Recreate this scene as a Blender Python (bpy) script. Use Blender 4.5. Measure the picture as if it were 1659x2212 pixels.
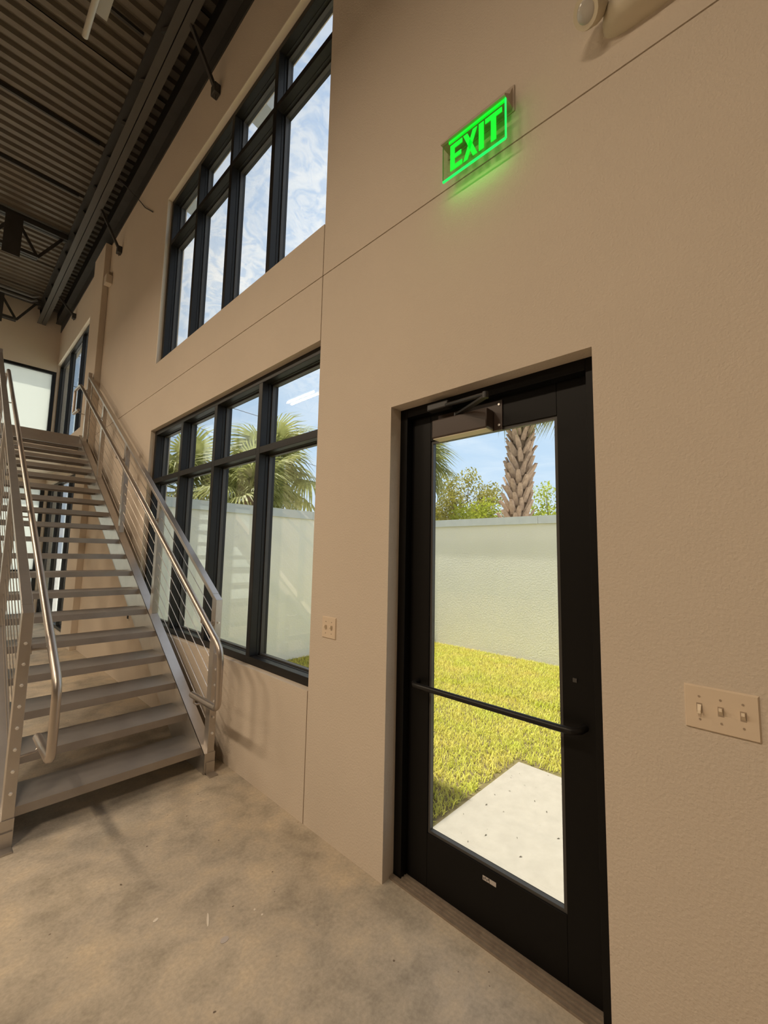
import bpy, math, random
import numpy as np
from mathutils import Vector, Matrix

for o in list(bpy.data.objects): bpy.data.objects.remove(o, do_unlink=True)
scene = bpy.context.scene
COL = scene.collection
random.seed(7); RNG = np.random.default_rng(7)

# ------------------------------------------------------------------ camera
F_PX, YAW, PITCH, ROLL = 905.08, 0.812671, 0.0986843, 0.0204268
CAM = Vector((-1.477, 0.0, 1.46))
cy_, sy_, cp_, sp_ = math.cos(YAW), math.sin(YAW), math.cos(PITCH), math.sin(PITCH)
fwd = Vector((sy_*cp_, cy_*cp_, sp_)); rgt0 = Vector((cy_, -sy_, 0)); up0 = rgt0.cross(fwd)
rgt = rgt0*math.cos(ROLL) + up0*math.sin(ROLL); upv = -rgt0*math.sin(ROLL) + up0*math.cos(ROLL)
cd = bpy.data.cameras.new('camera'); cam = bpy.data.objects.new('camera', cd); COL.objects.link(cam)
cd.sensor_fit = 'HORIZONTAL'; cd.sensor_width = 36.0; cd.lens = F_PX/1659*36.0
cd.clip_start = 0.05; cd.clip_end = 400
cam.matrix_world = Matrix(((rgt.x, upv.x, -fwd.x, CAM.x), (rgt.y, upv.y, -fwd.y, CAM.y), (rgt.z, upv.z, -fwd.z, CAM.z), (0, 0, 0, 1)))
scene.camera = cam

# ------------------------------------------------------------------ view, world, sun
scene.view_settings.view_transform = 'Standard'; scene.view_settings.look = 'None'
scene.view_settings.exposure = 0.0; scene.view_settings.gamma = 1.0; scene.view_settings.use_curve_mapping = False
scene.cycles.use_denoising = True
scene.cycles.max_bounces = 12; scene.cycles.transparent_max_bounces = 24
scene.cycles.sample_clamp_indirect = 6.0
LAMP_W = 101.0             # watts per lit strip fixture
SUN_W = 8.5
SKY = 1.2

w = bpy.data.worlds.new('sky'); scene.world = w; w.use_nodes = True
nt = w.node_tree; nt.nodes.clear()
def N(t, **kw):
    n = nt.nodes.new(t)
    for k, v in kw.items(): setattr(n, k, v)
    return n
L = nt.links.new
def M2(op, a, b=None, c=None):
    n = N('ShaderNodeMath', operation=op)
    for i, v in enumerate((a, b, c)):
        if v is None: continue
        if isinstance(v, (int, float)): n.inputs[i].default_value = v
        else: L(v, n.inputs[i])
    return n.outputs[0]
tc = N('ShaderNodeTexCoord'); sep = N('ShaderNodeSeparateXYZ'); L(tc.outputs['Generated'], sep.inputs[0])
zc = M2('MAXIMUM', sep.outputs[2], 0.0); den = M2('ADD', zc, 0.16)
comb = N('ShaderNodeCombineXYZ'); L(M2('DIVIDE', sep.outputs[0], den), comb.inputs[0]); L(M2('DIVIDE', sep.outputs[1], den), comb.inputs[1])
def noise(scale, detail, rough, dist=0.0, off=(0, 0, 0)):
    mp = N('ShaderNodeMapping'); L(comb.outputs[0], mp.inputs[0]); mp.inputs['Location'].default_value = off
    n = N('ShaderNodeTexNoise'); n.inputs['Scale'].default_value = scale; n.inputs['Detail'].default_value = detail
    n.inputs['Roughness'].default_value = rough; n.inputs['Distortion'].default_value = dist
    L(mp.outputs[0], n.inputs['Vector']); return n.outputs[0]
def sstep(x, a, b):
    n = N('ShaderNodeMapRange', interpolation_type='SMOOTHSTEP'); L(x, n.inputs[0])
    n.inputs[1].default_value = a; n.inputs[2].default_value = b; return n.outputs[0]
big = sstep(noise(0.75, 4, 0.55, 0.4, (2.3, 0.4, 0)), 0.36, 0.62)
fine = sstep(noise(20.0, 4, 0.6, 1.4), 0.33, 0.60)
wisp = sstep(noise(1.9, 6, 0.62, 0.8, (5.1, 1.7, 0)), 0.42, 0.75)
hi = sstep(zc, 0.30, 0.52)
low = M2('MULTIPLY', sstep(noise(0.55, 6, 0.6, 0.3, (1.3, 4.2, 0)), 0.50, 0.58), M2('SUBTRACT', 1.0, sstep(zc, 0.03, 0.14)))
cl = M2('MULTIPLY', M2('MULTIPLY', M2('ADD', M2('MULTIPLY', big, 0.55), 0.50), M2('ADD', M2('MULTIPLY', fine, 0.62), 0.36)), hi)
cl = M2('MINIMUM', M2('ADD', cl, M2('ADD', M2('MULTIPLY', wisp, 0.28), low)), 1.0)
rampn = N('ShaderNodeValToRGB'); L(zc, rampn.inputs[0])
el = rampn.color_ramp.elements
el[0].position = 0.0; el[0].color = (0.74, 0.84, 0.95, 1)
el[1].position = 1.0; el[1].color = (0.36, 0.56, 0.92, 1)
e = rampn.color_ramp.elements.new(0.18); e.color = (0.56, 0.73, 0.92, 1)
e = rampn.color_ramp.elements.new(0.5); e.color = (0.47, 0.66, 0.92, 1)
mx = N('ShaderNodeMix', data_type='RGBA'); L(cl, mx.inputs[0]); L(rampn.outputs[0], mx.inputs[6]); mx.inputs[7].default_value = (1.08, 1.08, 1.08, 1)
bg = N('ShaderNodeBackground'); L(mx.outputs[2], bg.inputs[0]); bg.inputs[1].default_value = SKY
out = N('ShaderNodeOutputWorld'); L(bg.outputs[0], out.inputs[0])

sd = bpy.data.lights.new('sun', 'SUN'); so = bpy.data.objects.new('sun', sd); COL.objects.link(so)
sd.energy = SUN_W; sd.angle = math.radians(0.6); sd.color = (1.0, 0.94, 0.82)
so.rotation_euler = Vector((-0.045, 0.30, 0.95)).to_track_quat('Z', 'Y').to_euler(); so.location = (6, 3, 14)

# ------------------------------------------------------------------ materials
MATS = {}
def mat(name, col, rough=0.6, metal=0.0, var=None, vscale=4.0, bump=None, bscale=80.0, bdist=0.002, spec=0.5, emit=None, estr=0.0, detail=6):
    m = bpy.data.materials.new(name); m.use_nodes = True; MATS[name] = m
    t = m.node_tree; b = t.nodes['Principled BSDF']
    b.inputs['Base Color'].default_value = (*col, 1); b.inputs['Roughness'].default_value = rough
    b.inputs['Metallic'].default_value = metal; b.inputs['Specular IOR Level'].default_value = spec
    tcn = t.nodes.new('ShaderNodeTexCoord')
    geo = t.nodes.new('ShaderNodeNewGeometry')
    if var is not None:
        nz = t.nodes.new('ShaderNodeTexNoise'); nz.inputs['Scale'].default_value = vscale; nz.inputs['Detail'].default_value = detail; nz.inputs['Roughness'].default_value = 0.6
        t.links.new(geo.outputs['Position'], nz.inputs['Vector'])
        r = t.nodes.new('ShaderNodeValToRGB'); t.links.new(nz.outputs[0], r.inputs[0])
        r.color_ramp.elements[0].position = 0.32; r.color_ramp.elements[1].position = 0.68
        r.color_ramp.elements[0].color = (*var, 1); r.color_ramp.elements[1].color = (*col, 1)
        t.links.new(r.outputs[0], b.inputs['Base Color'])
    if bump is not None:
        nz2 = t.nodes.new('ShaderNodeTexNoise'); nz2.inputs['Scale'].default_value = bscale; nz2.inputs['Detail'].default_value = 3
        t.links.new(geo.outputs['Position'], nz2.inputs['Vector'])
        bp = t.nodes.new('ShaderNodeBump'); bp.inputs['Strength'].default_value = bump; bp.inputs['Distance'].default_value = bdist
        t.links.new(nz2.outputs[0], bp.inputs['Height']); t.links.new(bp.outputs[0], b.inputs['Normal'])
    if emit is not None:
        b.inputs['Emission Color'].default_value = (*emit, 1); b.inputs['Emission Strength'].default_value = estr
    return m

mat('wall_paint', (0.66, 0.57, 0.472), 0.85, var=(0.63, 0.545, 0.452), vscale=1.2, bump=0.55, bscale=110, bdist=0.004, spec=0.25)
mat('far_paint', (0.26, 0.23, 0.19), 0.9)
mat('facade_paint', (0.88, 0.87, 0.82), 0.9, bump=0.4, bscale=60, bdist=0.004)
mat('soffit_paint', (0.64, 0.56, 0.45), 0.85)
mat('joint_sealant', (0.30, 0.20, 0.12), 0.9)
mat('black_frame', (0.009, 0.008, 0.0075), 0.42, spec=0.35)
mat('door_black', (0.0035, 0.0029, 0.0025), 0.5, spec=0.22)
mat('gasket', (0.006, 0.006, 0.006), 0.6)
mat('bead_metal', (0.055, 0.052, 0.05), 0.4)
mat('bronze', (0.055, 0.036, 0.028), 0.38, spec=0.5)
mat('arm_dark', (0.025, 0.025, 0.025), 0.4)
mat('stair_metal', (0.56, 0.52, 0.485), 0.36, metal=0.85, var=(0.50, 0.465, 0.43), vscale=9)
mat("tread_metal", (0.43, 0.395, 0.365), 0.45, metal=0.75, var=(0.38, 0.35, 0.325), vscale=7, bump=0.2, bscale=260, bdist=0.001)
mat('tube_steel', (0.50, 0.45, 0.41), 0.36, metal=0.95)
mat('cable_steel', (0.62, 0.58, 0.53), 0.3, metal=1.0)
mat('bolt_steel', (0.92, 0.90, 0.87), 0.3, metal=0.6)
mat('deck_metal', (0.175, 0.15, 0.12), 0.5, metal=0.3, var=(0.145, 0.125, 0.10), vscale=3)
mat('dark_steel', (0.055, 0.053, 0.05), 0.55, metal=0.1, var=(0.04, 0.037, 0.034), vscale=6)
mat('grey_steel', (0.10, 0.095, 0.088), 0.5, metal=0.2)
mat('black_void', (0.01, 0.01, 0.01), 0.9)
mat('plate_plastic', (0.72, 0.59, 0.45), 0.35)
mat('toggle_plastic', (0.86, 0.74, 0.58), 0.3)
mat('screw', (0.42, 0.33, 0.25), 0.45, metal=0.3)
mat('sign_metal', (0.50, 0.41, 0.32), 0.5, metal=0.2)
mat('sign_green', (0.0, 0.6, 0.06), 0.4, emit=(0.0, 1.0, 0.02), estr=0.80)
mat('sign_edge', (0.0, 0.6, 0.1), 0.3, emit=(0.01, 1.0, 0.12), estr=1.15)
mat('unit_plastic', (0.62, 0.55, 0.42), 0.5)
mat('lens_plastic', (0.45, 0.42, 0.38), 0.15, spec=0.8)
mat('tube_off', (0.45, 0.43, 0.38), 0.4)
mat('tube_lit', (0.9, 0.9, 0.85), 0.4, emit=(1.0, 0.86, 0.66), estr=6.0)
mat('fixture_white', (0.40, 0.385, 0.35), 0.5)
mat('yard_stucco', (0.90, 0.89, 0.82), 0.9, var=(0.87, 0.86, 0.79), vscale=2, bump=0.5, bscale=45, bdist=0.006)
mat('cap_stone', (0.62, 0.66, 0.68), 0.8, var=(0.56, 0.60, 0.62), vscale=8)
mat('soil', (0.14, 0.12, 0.035), 0.95, var=(0.10, 0.07, 0.03), vscale=9)
mat('grass', (0.54, 0.57, 0.06), 0.6, var=(0.66, 0.57, 0.12), vscale=3.0)
mat('pad_concrete', (0.30, 0.272, 0.228), 0.9, var=(0.265, 0.24, 0.20), vscale=14, bump=0.3, bscale=160)
mat('drive_concrete', (0.62, 0.60, 0.55), 0.9, var=(0.55, 0.53, 0.49), vscale=1)
mat('leaf_litter', (0.10, 0.085, 0.06), 0.9)
mat('palm_boot', (0.50, 0.36, 0.25), 0.85, var=(0.33, 0.22, 0.15), vscale=18)
mat('palm_trunk', (0.24, 0.16, 0.10), 0.9, var=(0.15, 0.10, 0.06), vscale=14)
mat('palm_leaf', (0.40, 0.405, 0.15), 0.5, var=(0.20, 0.22, 0.07), vscale=5)
mat('leaf_olive', (0.42, 0.38, 0.075), 0.55, var=(0.17, 0.165, 0.03), vscale=5)
mat('leaf_bright', (0.46, 0.51, 0.05), 0.55, var=(0.24, 0.29, 0.03), vscale=5)
mat('bark', (0.22, 0.17, 0.12), 0.9)
mat('eave_grey', (0.42, 0.43, 0.44), 0.8)
mat('wire', (0.05, 0.05, 0.05), 0.7)
mat('paint_chip', (0.75, 0.68, 0.58), 0.7)
mat('sticker', (0.50, 0.45, 0.42), 0.5)
mat('sticker_print', (0.12, 0.11, 0.10), 0.6)
mat('threshold_metal', (0.33, 0.27, 0.21), 0.5, metal=0.3, var=(0.24, 0.19, 0.15), vscale=30)
mat('box_white', (0.66, 0.58, 0.48), 0.6)

for nm, f_ in (('palm_leaf', 0.4), ('leaf_olive', 0.4), ('leaf_bright', 0.45), ('grass', 0.35)):   # thin leaves let light through
    t = MATS[nm].node_tree; b = t.nodes['Principled BSDF']; o_ = t.nodes['Material Output']
    tl = t.nodes.new('ShaderNodeBsdfTranslucent'); src = b.inputs['Base Color'].links[0].from_socket; t.links.new(src, tl.inputs[0])
    mxs = t.nodes.new('ShaderNodeMixShader'); mxs.inputs[0].default_value = f_
    t.links.new(b.outputs[0], mxs.inputs[1]); t.links.new(tl.outputs[0], mxs.inputs[2]); t.links.new(mxs.outputs[0], o_.inputs[0])

# polished slab: blotchy browns and greys
m = mat('concrete_floor', (0.33, 0.28, 0.22), 0.55, bump=0.12, bscale=60, bdist=0.002, spec=0.35)
t = m.node_tree; b = t.nodes['Principled BSDF']; geo = t.nodes.new('ShaderNodeNewGeometry')
def tnoise(s, d, r, dist=0.0):
    n = t.nodes.new('ShaderNodeTexNoise'); n.inputs['Scale'].default_value = s; n.inputs['Detail'].default_value = d
    n.inputs['Roughness'].default_value = r; n.inputs['Distortion'].default_value = dist
    t.links.new(geo.outputs['Position'], n.inputs['Vector']); return n.outputs[0]
def tramp(x, stops):
    r = t.nodes.new('ShaderNodeValToRGB'); t.links.new(x, r.inputs[0]); els = r.color_ramp.elements
    els[0].position, els[0].color = stops[0][0], (*stops[0][1], 1); els[1].position, els[1].color = stops[-1][0], (*stops[-1][1], 1)
    for p_, c_ in stops[1:-1]:
        q = els.new(p_); q.color = (*c_, 1)
    return r.outputs[0]
def tmix(fac, a, b_, mode='MIX'):
    n = t.nodes.new('ShaderNodeMix'); n.data_type = 'RGBA'; n.blend_type = mode
    for i, v in ((0, fac), (6, a), (7, b_)):
        if isinstance(v, (int, float)): n.inputs[i].default_value = v
        elif isinstance(v, tuple): n.inputs[i].default_value = (*v, 1)
        else: t.links.new(v, n.inputs[i])
    return n.outputs[2]
c1 = tramp(tnoise(1.6, 8, 0.62, 0.15), [(0.30, (0.38, 0.345, 0.285)), (0.48, (0.50, 0.435, 0.35)), (0.70, (0.60, 0.515, 0.40))])
c2 = tramp(tnoise(4.5, 6, 0.65, 0.2), [(0.32, (0.70, 0.705, 0.70)), (0.50, (0.98, 0.98, 0.98)), (0.70, (1.20, 1.15, 1.06))])
c3 = tramp(tnoise(70, 3, 0.6), [(0.3, (0.86, 0.85, 0.84)), (0.7, (1.08, 1.08, 1.08))])
c = tmix(1.0, c1, c2, 'MULTIPLY'); c = tmix(1.0, c, c3, 'MULTIPLY')
sp = tramp(tnoise(38, 1, 0.3), [(0.79, (0, 0, 0)), (0.82, (1, 1, 1))])
c = tmix(sp, c, (0.16, 0.12, 0.085))
t.links.new(c, b.inputs['Base Color'])
t.links.new(tramp(tnoise(4, 4, 0.6), [(0.3, (0.42,)*3), (0.7, (0.62,)*3)]), b.inputs['Roughness'])

# clear glass: fresnel mirror over a clear pane, the same from both sides
m = bpy.data.materials.new('clear_glass'); MATS['clear_glass'] = m; m.use_nodes = True; t = m.node_tree; t.nodes.clear()
geo = t.nodes.new('ShaderNodeNewGeometry'); mr = t.nodes.new('ShaderNodeMapRange'); t.links.new(geo.outputs['Backfacing'], mr.inputs[0])
mr.inputs[3].default_value = 1.65; mr.inputs[4].default_value = 1/1.65
fr = t.nodes.new('ShaderNodeFresnel'); t.links.new(mr.outputs[0], fr.inputs[0])
tr = t.nodes.new('ShaderNodeBsdfTransparent'); tr.inputs[0].default_value = (0.985, 0.995, 0.985, 1)
gl = t.nodes.new('ShaderNodeBsdfGlossy'); gl.inputs['Roughness'].default_value = 0.0
mxs = t.nodes.new('ShaderNodeMixShader'); t.links.new(fr.outputs[0], mxs.inputs[0]); t.links.new(tr.outputs[0], mxs.inputs[1]); t.links.new(gl.outputs[0], mxs.inputs[2])
o_ = t.nodes.new('ShaderNodeOutputMaterial'); t.links.new(mxs.outputs[0], o_.inputs[0])
# clear acrylic with a green tinge
m = bpy.data.materials.new('acrylic'); MATS['acrylic'] = m; m.use_nodes = True; t = m.node_tree; t.nodes.clear()
tr = t.nodes.new('ShaderNodeBsdfTransparent'); tr.inputs[0].default_value = (0.80, 0.95, 0.76, 1)
gl = t.nodes.new('ShaderNodeBsdfGlossy'); gl.inputs['Roughness'].default_value = 0.05
mxs = t.nodes.new('ShaderNodeMixShader'); mxs.inputs[0].default_value = 0.05; t.links.new(tr.outputs[0], mxs.inputs[1]); t.links.new(gl.outputs[0], mxs.inputs[2])
o_ = t.nodes.new('ShaderNodeOutputMaterial'); t.links.new(mxs.outputs[0], o_.inputs[0])
# white frosted panes
m = bpy.data.materials.new('frosted'); MATS['frosted'] = m; m.use_nodes = True; t = m.node_tree; t.nodes.clear()
tl = t.nodes.new('ShaderNodeBsdfTranslucent'); tl.inputs[0].default_value = (0.66, 0.68, 0.64, 1)
df = t.nodes.new('ShaderNodeBsdfDiffuse'); df.inputs[0].default_value = (0.6, 0.6, 0.56, 1)
mxs = t.nodes.new('ShaderNodeMixShader'); mxs.inputs[0].default_value = 0.10; t.links.new(tl.outputs[0], mxs.inputs[1]); t.links.new(df.outputs[0], mxs.inputs[2])
o_ = t.nodes.new('ShaderNodeOutputMaterial'); t.links.new(mxs.outputs[0], o_.inputs[0])

# ------------------------------------------------------------------ mesh helpers
WO = {}                                     # world origin of every object built
class MB:
    def __init__(s): s.v = []; s.f = []; s.smooth = False
    def add(s, vs, fs):
        n = len(s.v); s.v += [tuple(p) for p in vs]; s.f += [tuple(i+n for i in f) for f in fs]; return s
    def box(s, a, b):
        x0, y0, z0 = (min(a[i], b[i]) for i in range(3)); x1, y1, z1 = (max(a[i], b[i]) for i in range(3))
        return s.add([(x0,y0,z0),(x1,y0,z0),(x1,y1,z0),(x0,y1,z0),(x0,y0,z1),(x1,y0,z1),(x1,y1,z1),(x0,y1,z1)],
                     [(0,3,2,1),(4,5,6,7),(0,1,5,4),(1,2,6,5),(2,3,7,6),(3,0,4,7)])
    def prism(s, poly, axis, a, b):         # poly: 2D points; axis 0 -> (y,z), 1 -> (x,z), 2 -> (x,y)
        def P(q, h): return (h, q[0], q[1]) if axis == 0 else ((q[0], h, q[1]) if axis == 1 else (q[0], q[1], h))
        n = len(poly); vs = [P(q, a) for q in poly] + [P(q, b) for q in poly]
        area = sum(poly[i][0]*poly[(i+1) % n][1]-poly[(i+1) % n][0]*poly[i][1] for i in range(n))
        flip = (area > 0) ^ (b > a) ^ (axis == 1)
        fs = [tuple(range(n)), tuple(range(2*n-1, n-1, -1))] + [(i, i+n, (i+1) % n+n, (i+1) % n) for i in range(n)]
        if not flip: fs = [tuple(reversed(f)) for f in fs]
        fs = [tuple(reversed(f)) for f in fs]
        return s.add(vs, fs)
    def tube(s, pts, r, n=10, caps=True):   # pts polyline, r scalar or list
        s.smooth = True
        pts = [Vector(p) for p in pts]; k = len(pts); rs = r if isinstance(r, (list, tuple)) else [r]*k
        T = []
        for i in range(k):
            d = (pts[min(i+1, k-1)]-pts[max(i-1, 0)]); T.append(d.normalized())
        up = Vector((0, 0, 1)) if abs(T[0].z) < 0.9 else Vector((1, 0, 0))
        u = T[0].cross(up).normalized(); base = len(s.v); vs = []
        for i in range(k):
            u = (u - T[i]*u.dot(T[i])).normalized(); v = T[i].cross(u)
            for j in range(n):
                a = 2*math.pi*j/n; vs.append(pts[i]+(u*math.cos(a)+v*math.sin(a))*rs[i])
        fs = [(i*n+j, i*n+(j+1) % n, (i+1)*n+(j+1) % n, (i+1)*n+j) for i in range(k-1) for j in range(n)]
        if caps: fs += [tuple(range(n-1, -1, -1)), tuple((k-1)*n+j for j in range(n))]
        return s.add(vs, fs)
    def bar(s, p0, p1, wx, h, up=(0, 0, 1)): # rectangular bar between two points
        p0, p1 = Vector(p0), Vector(p1); d = (p1-p0).normalized(); u = d.cross(Vector(up)).normalized(); v = u.cross(d)
        c = [(-wx/2, -h/2), (wx/2, -h/2), (wx/2, h/2), (-wx/2, h/2)]
        vs = [p0+u*a+v*b_ for a, b_ in c]+[p1+u*a+v*b_ for a, b_ in c]
        return s.add(vs, [(0,1,2,3),(7,6,5,4),(0,4,5,1),(1,5,6,2),(2,6,7,3),(3,7,4,0)])
    def build(s, name, material, parent=None, origin=None, bevel=0.0):
        a = np.array(s.v)
        if origin is None:
            lo, hi = a.min(0), a.max(0); origin = ((lo[0]+hi[0])/2, (lo[1]+hi[1])/2, lo[2])
        o = np.array(origin); me = bpy.data.meshes.new(name); me.from_pydata((a-o).tolist(), [], s.f)
        if s.smooth: me.polygons.foreach_set('use_smooth', [True]*len(me.polygons))
        me.materials.append(MATS[material]); me.update()
        ob = bpy.data.objects.new(name, me); COL.objects.link(ob)
        WO[ob.name] = o
        if parent is not None: ob.parent = parent; ob.location = o - WO[parent.name]
        else: ob.location = o
        if s.smooth:
            try: me.set_sharp_from_angle(angle=math.radians(40))
            except Exception: pass
        if bevel > 0:
            md = ob.modifiers.new('bevel', 'BEVEL'); md.width = bevel; md.segments = 2; md.limit_method = 'ANGLE'
        return ob
def box(name, a, b, material, parent=None, bevel=0.0): return MB().box(a, b).build(name, material, parent, bevel=bevel)
def empty(name, loc, parent=None):
    e = bpy.data.objects.new(name, None); COL.objects.link(e); e.empty_display_size = 0.1
    WO[e.name] = np.array(loc, float); e.location = loc
    if parent is not None: e.parent = parent; e.location = np.array(loc, float)-WO[parent.name]
    return e
def dup(o, delta, parent=None):             # a copy that shares its mesh
    c = o.copy(); COL.objects.link(c); d = np.array(delta, float); WO[c.name] = WO[o.name]+d
    c.parent = parent if parent is not None else o.parent
    c.location = WO[c.name] - (WO[c.parent.name] if c.parent else 0)
    return c
def tag(o, label, cat, group=None):
    o['label'] = label; o['category'] = cat
    if group: o['group'] = group
    return o
def struct(o): o['kind'] = 'structure'; return o
def stuff(o): o['kind'] = 'stuff'; return o

# ================================================================== ROOM SHELL
TH = 0.205                                   # wall thickness
X_L, Y_F, Y_B, Z_DECK = -12.5, -5.0, 11.45, 6.62
J_Y, J_Z = 1.955, 3.147                     # panel joints
floor = struct(box('floor', (X_L, Y_F, -0.2), (0.0, Y_B, 0.0), 'concrete_floor'))

def wall_panel(y0, y1, z0, z1, holes, parent, x0=0.0, x1=TH, material='wall_paint', name='panel'):
    ys = sorted({y0, y1, *[h[0] for h in holes], *[h[1] for h in holes]}); zs = sorted({z0, z1, *[h[2] for h in holes], *[h[3] for h in holes]})
    inside = lambda a, c: any(h[0]-1e-6 <= a <= h[1]+1e-6 and h[2]-1e-6 <= c <= h[3]+1e-6 for h in holes)
    m = MB(); idx = {}
    def V(x, y, z):
        k = (round(x, 5), round(y, 5), round(z, 5))
        if k not in idx: idx[k] = len(m.v); m.v.append(k)
        return idx[k]
    ny, nz = len(ys)-1, len(zs)-1
    solid = [[not inside((ys[i]+ys[i+1])/2, (zs[j]+zs[j+1])/2) for j in range(nz)] for i in range(ny)]
    S = lambda i, j: 0 <= i < ny and 0 <= j < nz and solid[i][j]
    for i in range(ny):
        for j in range(nz):
            if not solid[i][j]: continue
            a, b_, c, d = ys[i], ys[i+1], zs[j], zs[j+1]
            m.f.append((V(x0,a,c), V(x0,a,d), V(x0,b_,d), V(x0,b_,c))); m.f.append((V(x1,a,c), V(x1,b_,c), V(x1,b_,d), V(x1,a,d)))
            if not S(i-1, j): m.f.append((V(x0,a,c), V(x1,a,c), V(x1,a,d), V(x0,a,d)))
            if not S(i+1, j): m.f.append((V(x0,b_,c), V(x0,b_,d), V(x1,b_,d), V(x1,b_,c)))
            if not S(i, j-1): m.f.append((V(x0,a,c), V(x0,b_,c), V(x1,b_,c), V(x1,a,c)))
            if not S(i, j+1): m.f.append((V(x0,a,d), V(x1,a,d), V(x1,b_,d), V(x0,b_,d)))
    o = m.build(name, material, parent); o.data.materials.append(MATS['facade_paint'])
    for p in o.data.polygons:
        if p.normal.x > 0.9 and p.center.x+o.location.x+WO[parent.name][0] > x1-1e-3: p.material_index = 1
    return o

DOOR = (0.435, 1.364, 0.0, 2.18)
W_Y0, W_Y1 = J_Y+0.004, 4.907
LW = (W_Y0, W_Y1, 0.69, 2.735); UW = (W_Y0, W_Y1, 3.492, 5.46)
W2_Y0, W2_Y1 = 8.20, 11.43
LW2 = (W2_Y0, W2_Y1, 0.04, 2.735); UW2 = (W2_Y0, W2_Y1, 3.492, 5.46)
g = 0.0035
wall_r = struct(empty('wall_right', (0, 3, 0)))
wall_panel(Y_F, J_Y-g, -0.2, J_Z-g, [DOOR], wall_r)
wall_panel(Y_F, J_Y-g, J_Z+g, 6.9, [], wall_r)
wall_panel(J_Y+g, 7.42, -0.2, J_Z-g, [(J_Y+g, W_Y1, LW[2], LW[3])], wall_r)
wall_panel(J_Y+g, 7.42, J_Z+g, 6.9, [(J_Y+g, W_Y1, UW[2], UW[3])], wall_r)
wall_panel(7.42, Y_B+TH, -0.2, 6.9, [LW2, UW2], wall_r)
js = MB().box((0.012, J_Y-g, 0), (0.05, J_Y+g, LW[2])).box((0.012, J_Y-g, LW[3]), (0.05, J_Y+g, UW[2])).box((0.012, J_Y-g, UW[3]), (0.05, J_Y+g, 6.5))
js.build('sealant_joint', 'joint_sealant', wall_r)
MB().box((0.012, Y_F, J_Z-g), (0.05, 7.42, J_Z+g)).build('sealant_joint', 'joint_sealant', wall_r)
box('pilaster', (-0.082, 7.42, 0.0), (0.0, 8.08, 6.21), 'wall_paint', wall_r, bevel=0.004)

mat('lit_reveal_tone', (0.86, 0.80, 0.70), 0.8)  # added strips; light on the upper window reveals is put into their pale colour
box('lit_reveal_strip', (-0.004, 8.09, UW2[3]-0.001), (0.044, W2_Y1, UW2[3]+0.016), 'lit_reveal_tone', wall_r, bevel=0.003)
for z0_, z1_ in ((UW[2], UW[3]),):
    box('lit_reveal_strip', (-0.004, J_Y+0.01, z1_-0.001), (0.044, W_Y1+0.012, z1_+0.016), 'lit_reveal_tone', wall_r, bevel=0.003)
    box('lit_reveal_strip', (-0.004, W_Y1-0.001, z0_), (0.044, W_Y1+0.014, z1_-0.001), 'lit_reveal_tone', wall_r, bevel=0.003)
BW_X0, BW_X1 = -5.2, -0.01                   # back-wall window opening
def back_panel(z0, z1, hole, parent):
    m = MB(); xs = [X_L, hole[0], hole[1], TH]
    m.box((xs[0], Y_B, z0), (xs[1], Y_B+TH, z1)).box((xs[2], Y_B, z0), (xs[3]-TH, Y_B+TH, z1))
    m.box((xs[1], Y_B, z0), (xs[2], Y_B+TH, hole[2])).box((xs[1], Y_B, hole[3]), (xs[2], Y_B+TH, z1))
    return m.build('panel', 'wall_paint', parent)
wall_b = struct(empty('wall_back', (-5, Y_B, 0)))
back_panel(-0.2, 3.1, (BW_X0, BW_X1, 0.04, 2.735), wall_b)
back_panel(3.1, 6.9, (BW_X0, BW_X1, 3.15, 5.30), wall_b)
struct(box('wall_left', (X_L-TH, Y_F, -0.2), (X_L, Y_B, 6.9), 'far_paint'))
struct(box('wall_front', (X_L-TH, Y_F-TH, -0.2), (TH, Y_F, 6.9), 'far_paint'))

# ---- ceiling: ribbed deck sheets that run towards the wall
ceil = struct(empty('ceiling', (-6, 3, Z_DECK)))
PITCH_R, RIBS = 0.145, 8
def deck_sheet():
    m = MB(); prof = []
    for k in range(RIBS):
        y = k*PITCH_R
        prof += [(y+0.004, 0.0), (y+0.072, 0.0), (y+0.086, 0.042), (y+0.131, 0.042)]
    prof.append((RIBS*PITCH_R-0.008, 0.0))
    n = len(prof); vs = [(X_L, a, b_) for a, b_ in prof]+[(0.05, a, b_) for a, b_ in prof]
    m.add(vs, [(i, i+1, i+1+n, i+n) for i in range(n-1)])
    return m
y = Y_F; first = None; SH = RIBS*PITCH_R
y_start = 6.10 - math.ceil((6.10-Y_F)/SH)*SH
for k in range(int(math.ceil((Y_B+0.3-y_start)/SH))):
    if first is None:
        mm = deck_sheet(); mm.v = [(a, b_+y_start, c_+Z_DECK) for a, b_, c_ in mm.v]; first = mm.build('deck_sheet', 'deck_metal', ceil); prev = first
    else: dup(first, (0, k*SH, 0))
box('roof_board', (X_L, Y_F, Z_DECK+0.06), (TH, Y_B+TH, Z_DECK+0.16), 'black_void', ceil)
for ya, xa in ((4.41, -0.55), (6.10, X_L), (7.26, X_L)):      # dark lap flange hanging at the sheet seams
    box('lap_flange', (min(xa, -1.2) if ya < 5 else xa, ya-0.03, Z_DECK-0.035), (-0.50, ya-0.004, Z_DECK+0.01), 'dark_steel', ceil)

# ---- upper landing
land = struct(empty('floor_landing', (-2.5, 9.5, 3.0)))
box('slab', (-5.2, 7.60, 2.95), (0.0, Y_B, 3.106), 'soffit_paint', land)
box('fascia_channel', (-5.2, 7.555, 2.93), (-0.02, 7.60, 3.11), 'tread_metal', land)

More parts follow.
